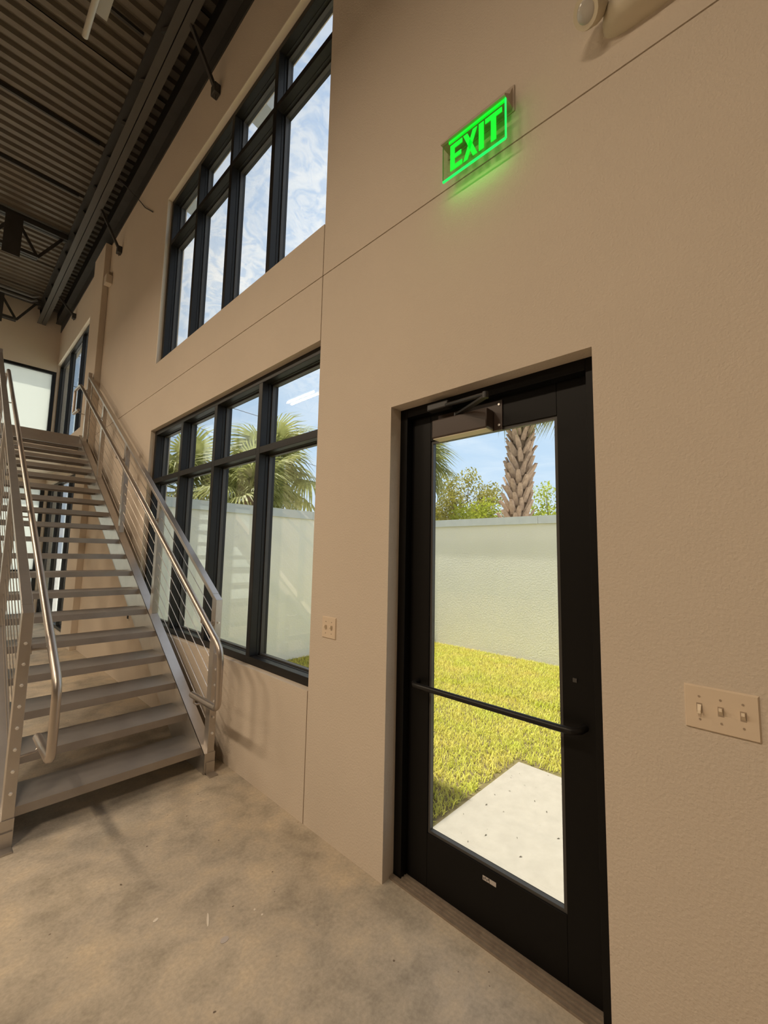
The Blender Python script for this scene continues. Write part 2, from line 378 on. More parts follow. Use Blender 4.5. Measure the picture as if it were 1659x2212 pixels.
# ================================================================== WINDOWS
FX0, FX1 = 0.045, 0.178                      # frame depth
GX = 0.150                                   # glass plane
def storefront(name, y0, y1, z0, z1, transoms, bays, loc, label_glass='clear_glass', FX1=0.178, GX=0.150):
    root = struct(empty(name, loc)); fw = 0.05
    def fr(nm, a, b_): return box(nm, a, b_, 'black_frame', root, bevel=0.002)
    fr('head', (FX0, y0, z1-fw), (FX1, y1, z1)); fr('sill', (FX0, y0, z0), (FX1, y1, z0+fw))
    fr('jamb', (FX0, y0, z0+fw), (FX1, y0+fw, z1-fw)); fr('jamb', (FX0, y1-fw, z0+fw), (FX1, y1, z1-fw))
    cs = [y0+fw/2+(y1-y0-fw)*i/bays for i in range(bays+1)]
    for c_ in cs[1:-1]: fr('mullion', (FX0, c_-fw/2, z0+fw), (FX1, c_+fw/2, z1-fw))
    zz = [z0+fw/2]+[q for q in transoms]+[z1-fw/2]
    for i in range(bays):
        a, b_ = cs[i]+fw/2, cs[i+1]-fw/2
        for q in transoms: fr('transom', (FX0, a, q-fw/2), (FX1, b_, q+fw/2))
        for j in range(len(zz)-1):
            lo, hi = zz[j]+fw/2, zz[j+1]-fw/2
            box('pane', (GX, a-0.004, lo-0.004), (GX+0.006, b_+0.004, hi+0.004), label_glass, root)
            gk = MB(); gx = FX0+(GX-FX0)*0.5                                     # dark groove and stop around the pane
            for (p, q) in (((a, lo), (b_, lo+0.003)), ((a, hi-0.003), (b_, hi)), ((a, lo), (a+0.003, hi)), ((b_-0.003, lo), (b_, hi))):
                gk.box((gx, p[0], p[1]), (gx+0.008, q[0], q[1]))
            gk.build('gasket', 'gasket', root)
            bd = MB(); t_ = 0.010
            for (p, q) in (((a, lo), (b_, lo+t_)), ((a, hi-t_), (b_, hi)), ((a, lo+t_), (a+t_, hi-t_)), ((b_-t_, lo+t_), (b_, hi-t_))):
                bd.box((GX-0.026, p[0], p[1]), (GX-0.001, q[0], q[1]))
            bd.build('glazing_bead', 'bead_metal', root)
    return root
storefront('window_1', W_Y0, W_Y1, LW[2], LW[3], [2.18], 4, (0.1, 3.43, LW[2]))
storefront('window_2', W_Y0, W_Y1, UW[2], UW[3], [4.925], 4, (0.1, 3.43, UW[2]))
storefront('window_3', W2_Y0, W2_Y1, LW2[2], LW2[3], [], 3, (0.1, 9.8, LW2[2]), FX1=0.135, GX=0.120)
storefront('window_4', W2_Y0, W2_Y1, UW2[2], UW2[3], [], 3, (0.1, 9.8, UW2[2]), FX1=0.135, GX=0.120)
def back_window(name, z0, z1, rail=None):
    root = struct(empty(name, (-2.7, Y_B, z0))); fy0, fy1 = Y_B+0.01, Y_B+0.12; fw = 0.06
    fr = lambda nm, a, b_: box(nm, a, b_, 'black_frame', root)
    fr('head', (BW_X0, fy0, z1-fw), (BW_X1, fy1, z1)); fr('sill', (BW_X0, fy0, z0), (BW_X1, fy1, z0+0.03))
    fr('jamb', (BW_X0, fy0, z0+0.03), (BW_X0+fw, fy1, z1-fw)); fr('jamb', (BW_X1-0.065, fy0, z0+0.03), (BW_X1, fy1, z1-fw))
    cs = [BW_X0+fw, -3.55, -1.98, BW_X1-0.065]
    for c_ in cs[1:-1]: fr('mullion', (c_-0.03, fy0, z0+0.03), (c_+0.03, fy1, z1-fw))
    for i in range(3): box('pane', (cs[i]+(0.03 if i else 0), Y_B+0.07, z0+0.03), (cs[i+1]-(0.03 if i < 2 else 0), Y_B+0.078, z1-fw), 'frosted', root)
    if rail: fr('rail', (BW_X0+fw, fy0, rail-0.025), (BW_X1-0.065, fy1, rail+0.025))
    return root
back_window('window_5', 0.04, 2.735, 0.95)
back_window('window_6', 3.15, 5.30)

# ================================================================== DOOR
door = struct(empty('door_1', (0.1, 0.9, 0.0)))
dy0, dy1, dz1 = DOOR[0], DOOR[1], DOOR[3]
DF = 0.072
fr = lambda nm, a, b_, par=door, mt='door_black': box(nm, a, b_, mt, par, bevel=0.002)
fr('frame_jamb', (DF, dy0, 0.0), (DF+0.115, dy0+0.045, dz1)); fr('frame_jamb', (DF, dy1-0.045, 0.0), (DF+0.115, dy1, dz1))
fr('frame_head', (DF, dy0+0.045, dz1-0.045), (DF+0.115, dy1-0.045, dz1))
LX0, LX1 = 0.112, 0.157; ly0, ly1, lz0, lz1 = dy0+0.048, dy1-0.048, 0.012, dz1-0.048
GY0, GY1, GZ0, GZ1 = 0.600, 1.203, 0.236, 2.003
leaf = empty('door_leaf', (0.13, 0.9, 0.012), door)
fr('stile', (LX0, ly0, lz0), (LX1, GY0, lz1), leaf); fr('stile', (LX0, GY1, lz0), (LX1, ly1, lz1), leaf)
fr('bottom_rail', (LX0, GY0, lz0), (LX1, GY1, GZ0), leaf); fr('top_rail', (LX0, GY0, GZ1), (LX1, GY1, lz1), leaf)
bd = MB(); t_ = 0.012
for (p, q) in (((GY0, GZ0), (GY1, GZ0+t_)), ((GY0, GZ1-t_), (GY1, GZ1)), ((GY0, GZ0+t_), (GY0+t_, GZ1-t_)), ((GY1-t_, GZ0+t_), (GY1, GZ1-t_))):
    bd.box((LX0+0.006, p[0], p[1]), (LX0+0.024, q[0], q[1]))
bd.build('glazing_bead', 'bead_metal', leaf)
box('pane', (LX0+0.024, GY0, GZ0), (LX0+0.030, GY1, GZ1), 'clear_glass', leaf)
pts = [(LX0, 1.262, 0.872), (0.075, 1.258, 0.872), (0.052, 1.235, 0.872), (0.050, 1.20, 0.872), (0.050, 0.585, 0.872), (0.052, 0.552, 0.872), (0.075, 0.530, 0.872), (LX0, 0.526, 0.872)]
pb = MB().tube(pts, 0.0125, 12).build('push_bar', 'black_frame', door)
st = box('sticker', (LX0-0.0012, 0.868, 0.187), (LX0, 0.926, 0.203), 'sticker', door); st['label'] = 'small pale maker label'
prn = MB()
for k, (a, c_) in enumerate(((0.923, 0.190), (0.916, 0.193), (0.909, 0.190), (0.902, 0.194))):
    prn.box((LX0-0.0016, a-0.004, c_), (LX0-0.0011, a, c_+0.008))
prn.box((LX0-0.0016, 0.8955, 0.187), (LX0-0.0011, 0.8975, 0.203)); prn.build('print', 'sticker_print', st)
thr = MB().box((0.045, dy0, 0.0), (0.20, dy1, 0.010)).box((0.060, dy0, 0.010), (0.066, dy1, 0.014)).box((0.078, dy0, 0.010), (0.084, dy1, 0.014)).box((0.096, dy0, 0.010), (0.102, dy1, 0.014))
thr.build('threshold', 'threshold_metal', door)
box('lock_cylinder', (LX0-0.004, 0.548, 1.02), (LX0, 0.562, 1.034), 'bead_metal', door)
# floor strip under the reveal
box('reveal_floor', (0.0, dy0, -0.02), (0.046, dy1, 0.001), 'concrete_floor', door)
cl_ = empty('door_closer', (0.07, 1.0, 1.99), door); cl_['label'] = 'bronze door closer'
box('mounting_plate', (LX0-0.006, 0.825, 1.990), (LX0, 1.155, 2.118), 'bronze', cl_)
box('body', (0.045, 0.862, 1.992), (LX0-0.006, 1.148, 2.078), 'bronze', cl_, bevel=0.006)
box('bottom_cover', (0.050, 0.868, 1.988), (LX0-0.008, 1.142, 1.992), 'unit_plastic', cl_)
ar = MB().bar((0.075, 1.03, 2.088), (-0.075, 0.80, 2.072), 0.022, 0.009); ar.tube([(0.075, 1.03, 2.078), (0.075, 1.03, 2.098)], 0.013, 12)
ar.tube([(-0.075, 0.80, 2.066), (-0.075, 0.80, 2.090)], 0.012, 12); ar.smooth = False; ar.build('arm', 'arm_dark', cl_)
MB().tube([(-0.075, 0.80, 2.082), (0.035, 1.06, 2.130)], 0.0085, 10).build('arm', 'arm_dark', cl_)
box('foot', (0.028, 1.05, 2.120), (DF, 1.165, 2.152), 'arm_dark', cl_, bevel=0.006)
sc_ = MB().tube([(LX0-0.010, 0.838, 2.100), (LX0-0.004, 0.838, 2.100)], 0.005, 10).build('screw', 'bolt_steel', cl_)
dup(sc_, (0, 0, -0.09))

# ================================================================== STAIRCASE
st_root = tag(empty('staircase', (-0.64, 5.2, 0.0)), 'grey steel staircase with open treads, cable railings and tube handrails', 'staircase')
RISE, RUN, Y0, Z0 = 0.1554, 0.2468, 2.87, 0.153
SL = RISE/RUN; N_T = 19
zn = lambda yy: Z0 + SL*(yy-Y0)                 # nosing line
SXR, SXL = (-0.167, -0.097), (-1.176, -1.106)   # stringers
PXR, PXL = (-0.147, -0.102), (-1.155, -1.107)   # posts and rails
# treads: bent pan with a front lip and a rear lip
def tread():
    prof = [(0, 0), (0.285, 0), (0.285, -0.045), (0.280, -0.045), (0.280, -0.005), (0.005, -0.005), (0.005, -0.041), (0.022, -0.041), (0.022, -0.046), (0, -0.046)]
    return MB().prism([(Y0+a, Z0+b_) for a, b_ in prof], 0, SXL[1], SXR[0]).build('tread', 'tread_metal', st_root)
t0 = tread()
for k in range(1, N_T): dup(t0, (0, k*RUN, k*RISE))
# stringers: deep channels, flange on top
def stringer(xs, side):
    ya, yb = 2.815, 7.60; dp = 0.30
    m = MB(); outl = [(ya, 0.0), (ya, zn(ya)+0.01), (yb, zn(yb)+0.01), (yb, zn(yb)-dp), (ya+0.42, 0.0)]
    wx = (xs[0], xs[0]+0.009) if side > 0 else (xs[1]-0.009, xs[1])
    m.prism(outl, 0, wx[0], wx[1])
    m.prism([(ya, zn(ya)), (ya, zn(ya)+0.011), (yb, zn(yb)+0.011), (yb, zn(yb))], 0, xs[0], xs[1])
    m.prism([(ya+0.42, 0.0), (ya+0.44, 0.0), (yb, zn(yb)-dp), (yb, zn(yb)-dp+0.012)], 0, xs[0], xs[1])
    m.box((xs[0], ya-0.006, 0.0), (xs[1], ya+0.004, zn(ya)+0.012))
    return m.build('stringer', 'stair_metal', st_root)
stringer(SXR, 1); stringer(SXL, -1)
POST_Y = [2.815, 4.03, 5.20, 6.36, 7.42]
RAIL0 = 1.121                                   # top of rail at the newel
zr = lambda yy: RAIL0 + SL*(yy-2.815)
PD = 0.062
CABLES = [0.152+0.1027*i for i in range(8)]
for PX, SX in ((PXR, SXR), (PXL, SXL)):
    for i, py in enumerate(POST_Y):
        zb = 0.0 if i == 0 else zn(py)+0.011
        m = MB(); zt0, zt1 = zr(py)-0.034, zr(py+PD)-0.034
        if i == 0: zt0 = zr(py); zt1 = zr(py+PD)-0.002
        if i == len(POST_Y)-1: zt0 = zt1 = zr(py+PD)+0.02
        zb1 = 0.0 if i == 0 else zn(py+PD)+0.011
        m.prism([(py, zb), (py, zt0), (py+PD, zt1), (py+PD, zb1)], 0, PX[0], PX[1])
        m.build('newel_post' if i == 0 else 'post', 'stair_metal', st_root, bevel=0.002)
    ya, yb = 2.815, POST_Y[-1]+0.01
    MB().prism([(ya+PD+0.0005, zr(ya+PD)-0.034), (ya+PD+0.0005, zr(ya+PD)), (yb, zr(yb)), (yb, zr(yb)-0.034)], 0, PX[0], PX[1]).build('top_rail', 'stair_metal', st_root, bevel=0.002)
    cxm = (PX[0]+PX[1])/2
    c0 = None
    for i, dz in enumerate(CABLES):
        if c0 is None:
            yc0, yc1 = 2.815+PD, POST_Y[-1]
            c0 = MB().tube([(cxm, yc0, zr(yc0)-dz), (cxm, yc1, zr(yc1)-dz)], 0.0026, 6).build('cable', 'cable_steel', st_root); cb = c0
            bo = MB(); zb_ = zr(2.815)-dz; bo.tube([(cxm, 2.815, zb_), (cxm, 2.806, zb_)], 0.0080, 6).tube([(cxm, 2.806, zb_), (cxm, 2.799, zb_)], 0.0055, 8); bo.smooth = False
            b0 = bo.build('cable_nut', 'bolt_steel', st_root)
        else:
            dup(c0, (0, 0, -(dz-CABLES[0]))); dup(b0, (0, 0, -(dz-CABLES[0])))
    # foot clip on the slab
    MB().box((SX[0]+0.012, 2.745, 0.0), (SX[1]-0.004, 2.809, 0.008)).box((SX[0]+0.012, 2.799, 0.0), (SX[1]-0.004, 2.809, 0.075)).build('foot_clip', 'stair_metal', st_root)
def arc(p0, p1, p2, r, n=6):                    # rounded corner at p1
    p0, p1, p2 = Vector(p0), Vector(p1), Vector(p2); a = p1+(p0-p1).normalized()*r; b_ = p1+(p2-p1).normalized()*r
    return [((1-t_)**2)*a+2*t_*(1-t_)*p1+t_*t_*b_ for t_ in [i/n for i in range(n+1)]]
def handrail(x, dz, px):
    A = lambda yy, zz: (x, yy, zz+dz)
    k = [A(2.92, 0.495), A(2.545, 0.495), A(2.545, 0.850), A(7.44, 3.86), A(7.82, 3.872), A(7.82, 3.50), A(7.44, 3.48)]
    pts = [k[0]]
    for i, r in zip(range(1, 6), (0.05, 0.075, 0.06, 0.045, 0.045)): pts += arc(k[i-1], k[i], k[i+1], r)
    pts.append(k[6])
    h = MB().tube(pts, 0.0205, 14).build('handrail', 'tube_steel', st_root)
    sx = 1 if px > x else -1
    for yy in [py+PD/2 for py in POST_Y[1:4]] + [2.845, 7.45]:
        zz = 0.850+(3.86-0.850)/(7.44-2.545)*(yy-2.545)+dz
        p = [(x, yy, zz-0.02), (x, yy, zz-0.055), (x+sx*0.012, yy, zz-0.067), (px, yy, zz-0.067)]
        MB().tube(p, 0.0065, 8).tube([(px-sx*0.006, yy, zz-0.067), (px, yy, zz-0.067)], 0.022, 12).build('bracket', 'tube_steel', h)
    p = [(x, 2.88, 0.477+dz), (x, 2.88, 0.45+dz), (x+sx*0.012, 2.872, 0.44+dz), (px, 2.85, 0.44+dz)]
    MB().tube(p, 0.0065, 8).build('bracket', 'tube_steel', h)
    p = [(x, 7.46, 3.462+dz), (x, 7.46, 3.44+dz), (px, 7.45, 3.43+dz)]
    MB().tube(p, 0.0055, 8).build('bracket', 'tube_steel', h)
    return h
handrail(-0.227, 0.0, PXR[0]); handrail(-1.030, -0.04, PXL[1])

# ================================================================== WALL FITTINGS
def switch_plate(name, y0, y1, z0, z1, ys, label, toggles):
    r = tag(empty(name, (0, (y0+y1)/2, z0)), label, 'switch')
    m = MB().prism([(y0+0.0, z0), (y1, z0), (y1, z1), (y0, z1)], 0, -0.0005, 0.0); m.v = []; m.f = []
    a = 0.0035
    m.add([(0, y0, z0), (0, y1, z0), (0, y1, z1), (0, y0, z1), (-0.006, y0+a, z0+a), (-0.006, y1-a, z0+a), (-0.006, y1-a, z1-a), (-0.006, y0+a, z1-a)],
          [(0, 1, 2, 3), (7, 6, 5, 4), (0, 4, 5, 1), (1, 5, 6, 2), (2, 6, 7, 3), (3, 7, 4, 0)])
    m.build('cover_plate', 'plate_plastic', r)
    zc_ = (z0+z1)/2
    for yc, up in zip(ys, toggles):
        box('slot', (-0.0066, yc-0.0065, zc_-0.0125), (-0.0058, yc+0.0065, zc_+0.0125), 'screw', r)
        dz = 0.008 if up else -0.008
        tg = MB().add([(-0.006, yc-0.0045, zc_-0.0095), (-0.006, yc+0.0045, zc_-0.0095), (-0.006, yc+0.0045, zc_+0.0095), (-0.006, yc-0.0045, zc_+0.0095),
                       (-0.019, yc-0.0035, zc_+dz-0.004), (-0.019, yc+0.0035, zc_+dz-0.004), (-0.019, yc+0.0035, zc_+dz+0.004), (-0.019, yc-0.0035, zc_+dz+0.004)],
                      [(0, 1, 2, 3), (7, 6, 5, 4), (0, 4, 5, 1), (1, 5, 6, 2), (2, 6, 7, 3), (3, 7, 4, 0)])
        tg.build('toggle', 'toggle_plastic', r)
        for s in (-1, 1): MB().tube([(-0.0055, yc, zc_+s*0.030), (-0.0072, yc, zc_+s*0.030)], 0.0028, 8).build('screw', 'screw', r)
    return r
switch_plate('light_switch', 0.060, 0.219, 0.999, 1.115, [0.0935, 0.1395, 0.1855], 'beige three-gang switch plate on the wall right of the black door', [True, True, False])
switch_plate('light_switch', 1.727, 1.842, 1.002, 1.115, [1.761, 1.808], 'beige two-gang switch plate between the window and the door', [True, True])
ob_ = tag(empty('outlet_opening', (0, 5.185, 0.69)), 'small bare electrical box opening low on the wall behind the stairs', 'outlet')
box('box_rim', (-0.003, 5.15, 0.685), (0.0, 5.225, 0.79), 'box_white', ob_); box('box_cavity', (-0.0045, 5.162, 0.70), (-0.003, 5.213, 0.775), 'black_void', ob_)

# exit sign
ex = tag(empty('exit_sign', (-0.04, 0.87, 3.10)), 'green edge-lit acrylic EXIT sign mounted high above the black door', 'sign')
ey0, ey1, ez0, ez1 = 0.713, 1.018, 3.124, 3.300
box('back_plate', (-0.006, 0.700, 3.285), (0.0, 1.032, 3.405), 'sign_metal', ex, bevel=0.004)
MB().prism([(-0.006, 3.302), (-0.075, 3.300), (-0.075, 3.308), (-0.030, 3.345), (-0.006, 3.395)], 1, ey0-0.004, ey1+0.004).build('housing', 'sign_metal', ex)
pan = box('acrylic_panel', (-0.0635, ey0, ez0), (-0.0575, ey1, ez1), 'acrylic', ex)
box('lit_edge', (-0.0640, ey0, ez0-0.004), (-0.0570, ey1, ez0+0.003), 'sign_edge', pan)
box('lit_edge', (-0.0640, ey0-0.003, ez0), (-0.0570, ey0+0.002, ez1), 'sign_edge', pan)
mat('edge_pale', (0.50, 0.62, 0.40), 0.3)  # pale colour stands in for light along the panel's left edge
box('painted_lit_edge', (-0.0640, ey1-0.0005, ez0), (-0.0570, ey1+0.0015, ez1), 'edge_pale', pan)
box('lit_strip', (-0.0645, ey0+0.004, ez1-0.012), (-0.0570, 0.985, ez1-0.001), 'sign_green', pan)
def letter(name, polys):
    m = MB()
    for pl in polys: m.prism([(0.975-u*0.262, 3.146+v*0.122) for u, v in pl], 0, -0.0665, -0.0636)
    o = m.build(name, 'sign_green', pan); return o
R4 = lambda a, b_, c_, d: [(a, b_), (c_, b_), (c_, d), (a, d)]
letter('letter_e', [R4(0, 0, .085, 1), R4(.085, 0, .235, .17), R4(.085, .42, .215, .58), R4(.085, .83, .235, 1)])
letter('letter_x', [[(.255, 0), (.335, 0), (.515, 1), (.435, 1)], [(.255, 1), (.335, 1), (.515, 0), (.435, 0)]])
letter('letter_i', [R4(.545, 0, .635, 1)])
letter('letter_t', [R4(.76, 0, .85, .83), R4(.66, .83, .95, 1)])
gd = bpy.data.lights.new('exit_glow', 'AREA'); gd.shape = 'RECTANGLE'; gd.size = 0.29; gd.size_y = 0.02; gd.energy = 0.085; gd.color = (0.12, 1.0, 0.10)
go = bpy.data.objects.new('exit_glow', gd); COL.objects.link(go); go.parent = ex
go.location = np.array((-0.060, 0.865, 3.112))-WO['exit_sign']; go.rotation_euler = Vector((-0.42, 0, 0.9)).to_track_quat('Z', 'X').to_euler()
go.rotation_euler = Matrix(((0, -0.906, -0.423), (1, 0, 0), (0, -0.423, 0.906))).to_euler()

# emergency light
em = tag(empty('emergency_light', (-0.04, 0.22, 3.27)), 'beige twin-head emergency light on the wall near the ceiling corner', 'emergency light')
mb = MB(); nseg = 28; ringsn = 7; cyy, czz, ax, az = 0.205, 3.335, 0.160, 0.070
vs = []; 
for i in range(ringsn):
    th = (math.pi/2)*i/(ringsn-1); k_ = max(math.cos(th)**0.6, 0.02); d = 0.085*math.sin(th)
    for j in range(nseg):
        a = 2*math.pi*j/nseg; ca, sa = math.cos(a), math.sin(a)
        vs.append((-d, cyy+ax*k_*math.copysign(abs(ca)**0.7, ca), czz+az*k_*math.copysign(abs(sa)**0.8, sa)))
mb.add(vs, [(i*nseg+j, i*nseg+(j+1) % nseg, (i+1)*nseg+(j+1) % nseg, (i+1)*nseg+j) for i in range(ringsn-1) for j in range(nseg)]+[tuple(range(nseg))])
mb.f = [tuple(reversed(f)) for f in mb.f]; mb.smooth = True; mb.build('body', 'unit_plastic', em)
for sgn in (1, -1):
    hc = Vector((-0.082, cyy+sgn*0.172, 3.352)); ax_ = Vector((-0.62, 0.30*sgn if sgn > 0 else -0.2, -0.62)).normalized()
    hd = MB().tube([hc-ax_*0.06, hc-ax_*0.045, hc-ax_*0.01, hc+ax_*0.03, hc+ax_*0.042, hc+ax_*0.040], [0.018, 0.034, 0.044, 0.047, 0.045, 0.033], 20).build('lamp_head', 'unit_plastic', em)
    MB().tube([hc+ax_*0.034, hc+ax_*0.042, hc+ax_*0.047], [0.032, 0.031, 0.020], 20).build('lens', 'lens_plastic', hd)
for yy, zz in ((0.235, 3.312), (0.205, 3.300)):
    MB().tube([(-0.085, yy, zz-0.012), (-0.074, yy, zz-0.014)], 0.006, 8).build('test_button', 'arm_dark', em)

# small white box beside the pilaster
bx_ = tag(empty('wall_sensor', (-0.04, 7.26, 5.45)), 'small white box fixed high on the wall beside the pilaster', 'sensor')
box('body', (-0.085, 7.20, 5.46), (0.0, 7.33, 5.60), 'box_white', bx_, bevel=0.006)
box('mount', (-0.05, 7.235, 5.60), (0.0, 7.295, 5.66), 'screw', bx_)

# ================================================================== ROOF STEEL
gr = tag(empty('roof_girder', (-0.35, 3.2, 6.25)), 'dark steel girder with split bottom chord running along the window wall', 'beam')
GYA, GYB = Y_F, Y_B
MB().box((-0.427, GYA, 6.27), (-0.357, GYB, 6.282)).box((-0.369, GYA, 6.282), (-0.357, GYB, 6.34)).build('bottom_chord', 'grey_steel', gr)
MB().box((-0.347, GYA, 6.27), (-0.277, GYB, 6.282)).box((-0.347, GYA, 6.282), (-0.335, GYB, 6.34)).build('bottom_chord', 'grey_steel', gr)
box('web', (-0.356, GYA, 6.30), (-0.348, GYB, 6.60), 'dark_steel', gr)
box('top_chord', (-0.44, GYA, 6.58), (-0.264, GYB, 6.615), 'dark_steel', gr)
w0 = MB().bar((-0.385, GYA+0.3, 6.30), (-0.385, GYA+0.62, 6.58), 0.035, 0.035).build('web_member', 'dark_steel', gr)
for k in range(1, 25): dup(w0, (0, 0.66*k, 0))
lg = tag(empty('ledger_angle', (-0.05, 3.2, 6.22)), 'dark steel ledger angle bolted along the wall under the roof deck', 'beam')
MB().box((-0.012, Y_F, 6.215), (0.0, Y_B, 6.40)).box((-0.11, Y_F, 6.388), (-0.012, Y_B, 6.40)).build('angle', 'dark_steel', lg)
MB().box((-0.10, Y_F, 6.40), (-0.004, Y_B, Z_DECK)).build('closure', 'dark_steel', lg)

def joist(yj, label):
    j = tag(empty('bar_joist', (-6, yj, 6.0)), label, 'joist')
    xa, xb = X_L, -0.44
    for nm, z0, z1 in (('top_chord', 6.50, 6.57), ('bottom_chord', 6.00, 6.05)):
        MB().box((xa, yj-0.055, z0), (xb if z0 > 6.2 else xb-0.35, yj-0.008, z1)).box((xa, yj+0.008, z0), (xb if z0 > 6.2 else xb-0.35, yj+0.055, z1)).build(nm, 'dark_steel', j)
    n_ = 20; dx = 0.60; w_ = None
    for k in range(n_):
        x1 = xb-0.05-k*dx
        if w_ is None:
            w_ = MB().bar((x1, yj, 6.53), (x1-dx/2, yj, 6.03), 0.04, 0.03, (0, 1, 0)).build('web_member', 'dark_steel', j); wb = MB().bar((x1-dx/2, yj, 6.03), (x1-dx, yj, 6.53), 0.04, 0.03, (0, 1, 0)).build('web_member', 'dark_steel', j)
        elif x1-dx > xa: dup(w_, (-dx*k, 0, 0)); dup(wb, (-dx*k, 0, 0))
    box('hanger_plate', (-1.21, yj-0.07, 5.88), (-1.00, yj-0.058, 6.53), 'dark_steel', j)
    return j
joist(8.35, 'dark open-web roof joist with hanging plate over the stairs')
joist(11.05, 'dark open-web roof joist close to the back wall')
for k, (yy, zz) in enumerate(((3.70, 5.79), (6.82, 5.76), (9.9, 5.95))):
    b_ = tag(empty('wall_brace', (-0.15, yy, zz)), ['dark brace rod with anchor block above the tall upper window', 'dark brace rod with anchor block above the pilaster end of the wall', 'dark brace rod farthest back near the roof corner'][k], 'brace', 'brace rods from girder to wall')
    MB().bar((-0.30, yy, 6.30), (-0.02, yy, zz+0.03), 0.03, 0.03, (0, 1, 0)).build('rod', 'dark_steel', b_)
    MB().box((-0.06, yy-0.045, zz-0.01), (0.0, yy+0.045, zz+0.09)).build('anchor_block', 'dark_steel', b_, bevel=0.008)
    MB().tube([(-0.03, yy, zz-0.01), (-0.03, yy, zz-0.05)], [0.012, 0.003], 8).build('bolt', 'grey_steel', b_)
tag(MB().tube([(-0.25, 6.1, 6.30), (-0.12, 6.1, 6.24), (-0.03, 6.0, 6.1), (-0.014, 5.75, 5.85), (-0.007, 5.45, 5.62)], 0.006, 6).build('loose_wire', 'dark_steel'), 'loose dark wire drooping from the roof deck to the wall', 'wire')
for k, (yy, zz) in enumerate(((10.62, 6.34), (10.42, 6.34))):
    tag(MB().tube([(X_L, yy, zz), (-0.62, yy, zz), (-0.54, yy, zz+0.05)], 0.03, 8).build('roof_pipe', 'grey_steel'), ['steel pipe under the roof deck nearest the back wall', 'steel pipe under the roof deck, second from the back wall'][k], 'pipe', 'pipes by the back wall')

# ================================================================== STRIP LIGHTS
def strip_light(x, yc, z, lit, label):
    r = tag(empty('strip_light', (x, yc, z)), label, 'ceiling light', 'hanging strip lights'); h = 0.61
    MB().prism([(x-0.13, z+0.03), (x-0.05, z+0.085), (x+0.05, z+0.085), (x+0.13, z+0.03), (x+0.128, z+0.026), (x+0.048, z+0.08), (x-0.048, z+0.08), (x-0.128, z+0.026)], 1, yc-h, yc+h).build('reflector', 'fixture_white', r)
    box('ballast_box', (x-0.035, yc-h, z+0.03), (x+0.035, yc+h, z+0.08), 'fixture_white', r)
    for s in (-1, 1):
        MB().tube([(x+s*0.075, yc-h+0.02, z+0.012), (x+s*0.075, yc+h-0.02, z+0.012)], 0.018, 12).build('tube', 'tube_lit' if lit else 'tube_off', r)
        MB().tube([(x, yc+s*0.45, z+0.085), (x, yc+s*0.45, Z_DECK)], 0.004, 6).build('hanger_rod', 'grey_steel', r)
        if lit:
            ld = bpy.data.lights.new('strip_lamp', 'AREA'); ld.shape = 'RECTANGLE'; ld.size = 0.05; ld.size_y = 1.16; ld.energy = LAMP_W/2; ld.spread = math.radians(163); ld.color = (1.0, 0.80, 0.58)
            lo = bpy.data.objects.new('strip_lamp', ld); COL.objects.link(lo); lo.parent = r; lo.location = (s*0.075, 0, -0.012)
    return r
ul = tag(empty('strip_light', (-1.03, 3.0, 5.32)), 'unlit single-tube strip light hanging under the roof deck near the stairs', 'ceiling light', 'hanging strip lights')
MB().tube([(-1.045, 2.40, 5.32), (-1.045, 3.64, 5.32)], 0.020, 12).build('tube', 'tube_off', ul)
box('channel_housing', (-1.02, 2.24, 5.40), (-0.945, 3.48, 5.45), 'fixture_white', ul)
for yy in (2.55, 3.25):
    box('lamp_holder', (-1.06, yy-0.02, 5.335), (-0.99, yy+0.02, 5.42), 'fixture_white', ul)
    MB().tube([(-0.98, yy, 5.45), (-0.98, yy, Z_DECK)], 0.004, 6).build('hanger_rod', 'grey_steel', ul)
for lx, lyc, lab in ((-4.2, 8.6, 'lit strip light over the far end of the landing side'), (-4.2, 5.8, 'lit strip light left of the stairs'), (-4.2, 3.0, 'lit strip light just left of the door end'), (-4.2, 0.2, 'lit strip light behind the door end of the room'),
                     (-9.8, 8.6, 'lit strip light in the far row over the back wall'), (-9.8, 5.8, 'lit strip light in the far row, second from the back wall')):
    strip_light(lx, lyc, 5.32, True, lab)

# paint chips on the slab
for k, (px_, py_, ln, wd, an, lab) in enumerate(((-0.617, 1.731, 0.070, 0.009, 1.15, 'long white paint sliver on the bare concrete floor'), (-0.762, 1.874, 0.022, 0.014, 0.4, 'white paint fleck left of the long sliver on the floor'),
        (-0.611, 1.602, 0.034, 0.026, 0.2, 'pale round plaster spot on the floor below the sliver'), (-0.463, 1.643, 0.012, 0.008, 1.0, 'tiny white fleck right of the sliver on the floor'), (-0.454, 1.60, 0.011, 0.009, 0.6, 'tiny white fleck closest to the wall on the floor'))):
    poly = [(px_+math.cos(an)*ln/2*math.cos(a)-math.sin(an)*wd/2*math.sin(a), py_+math.sin(an)*ln/2*math.cos(a)+math.cos(an)*wd/2*math.sin(a)) for a in [2*math.pi*i/9+random.uniform(-.12, .12) for i in range(9)]]
    tag(MB().prism(poly, 2, 0.0, 0.0012).build('paint_chip', 'paint_chip' if k != 2 else 'sticker'), lab, 'paint chip', 'paint chips on the floor')

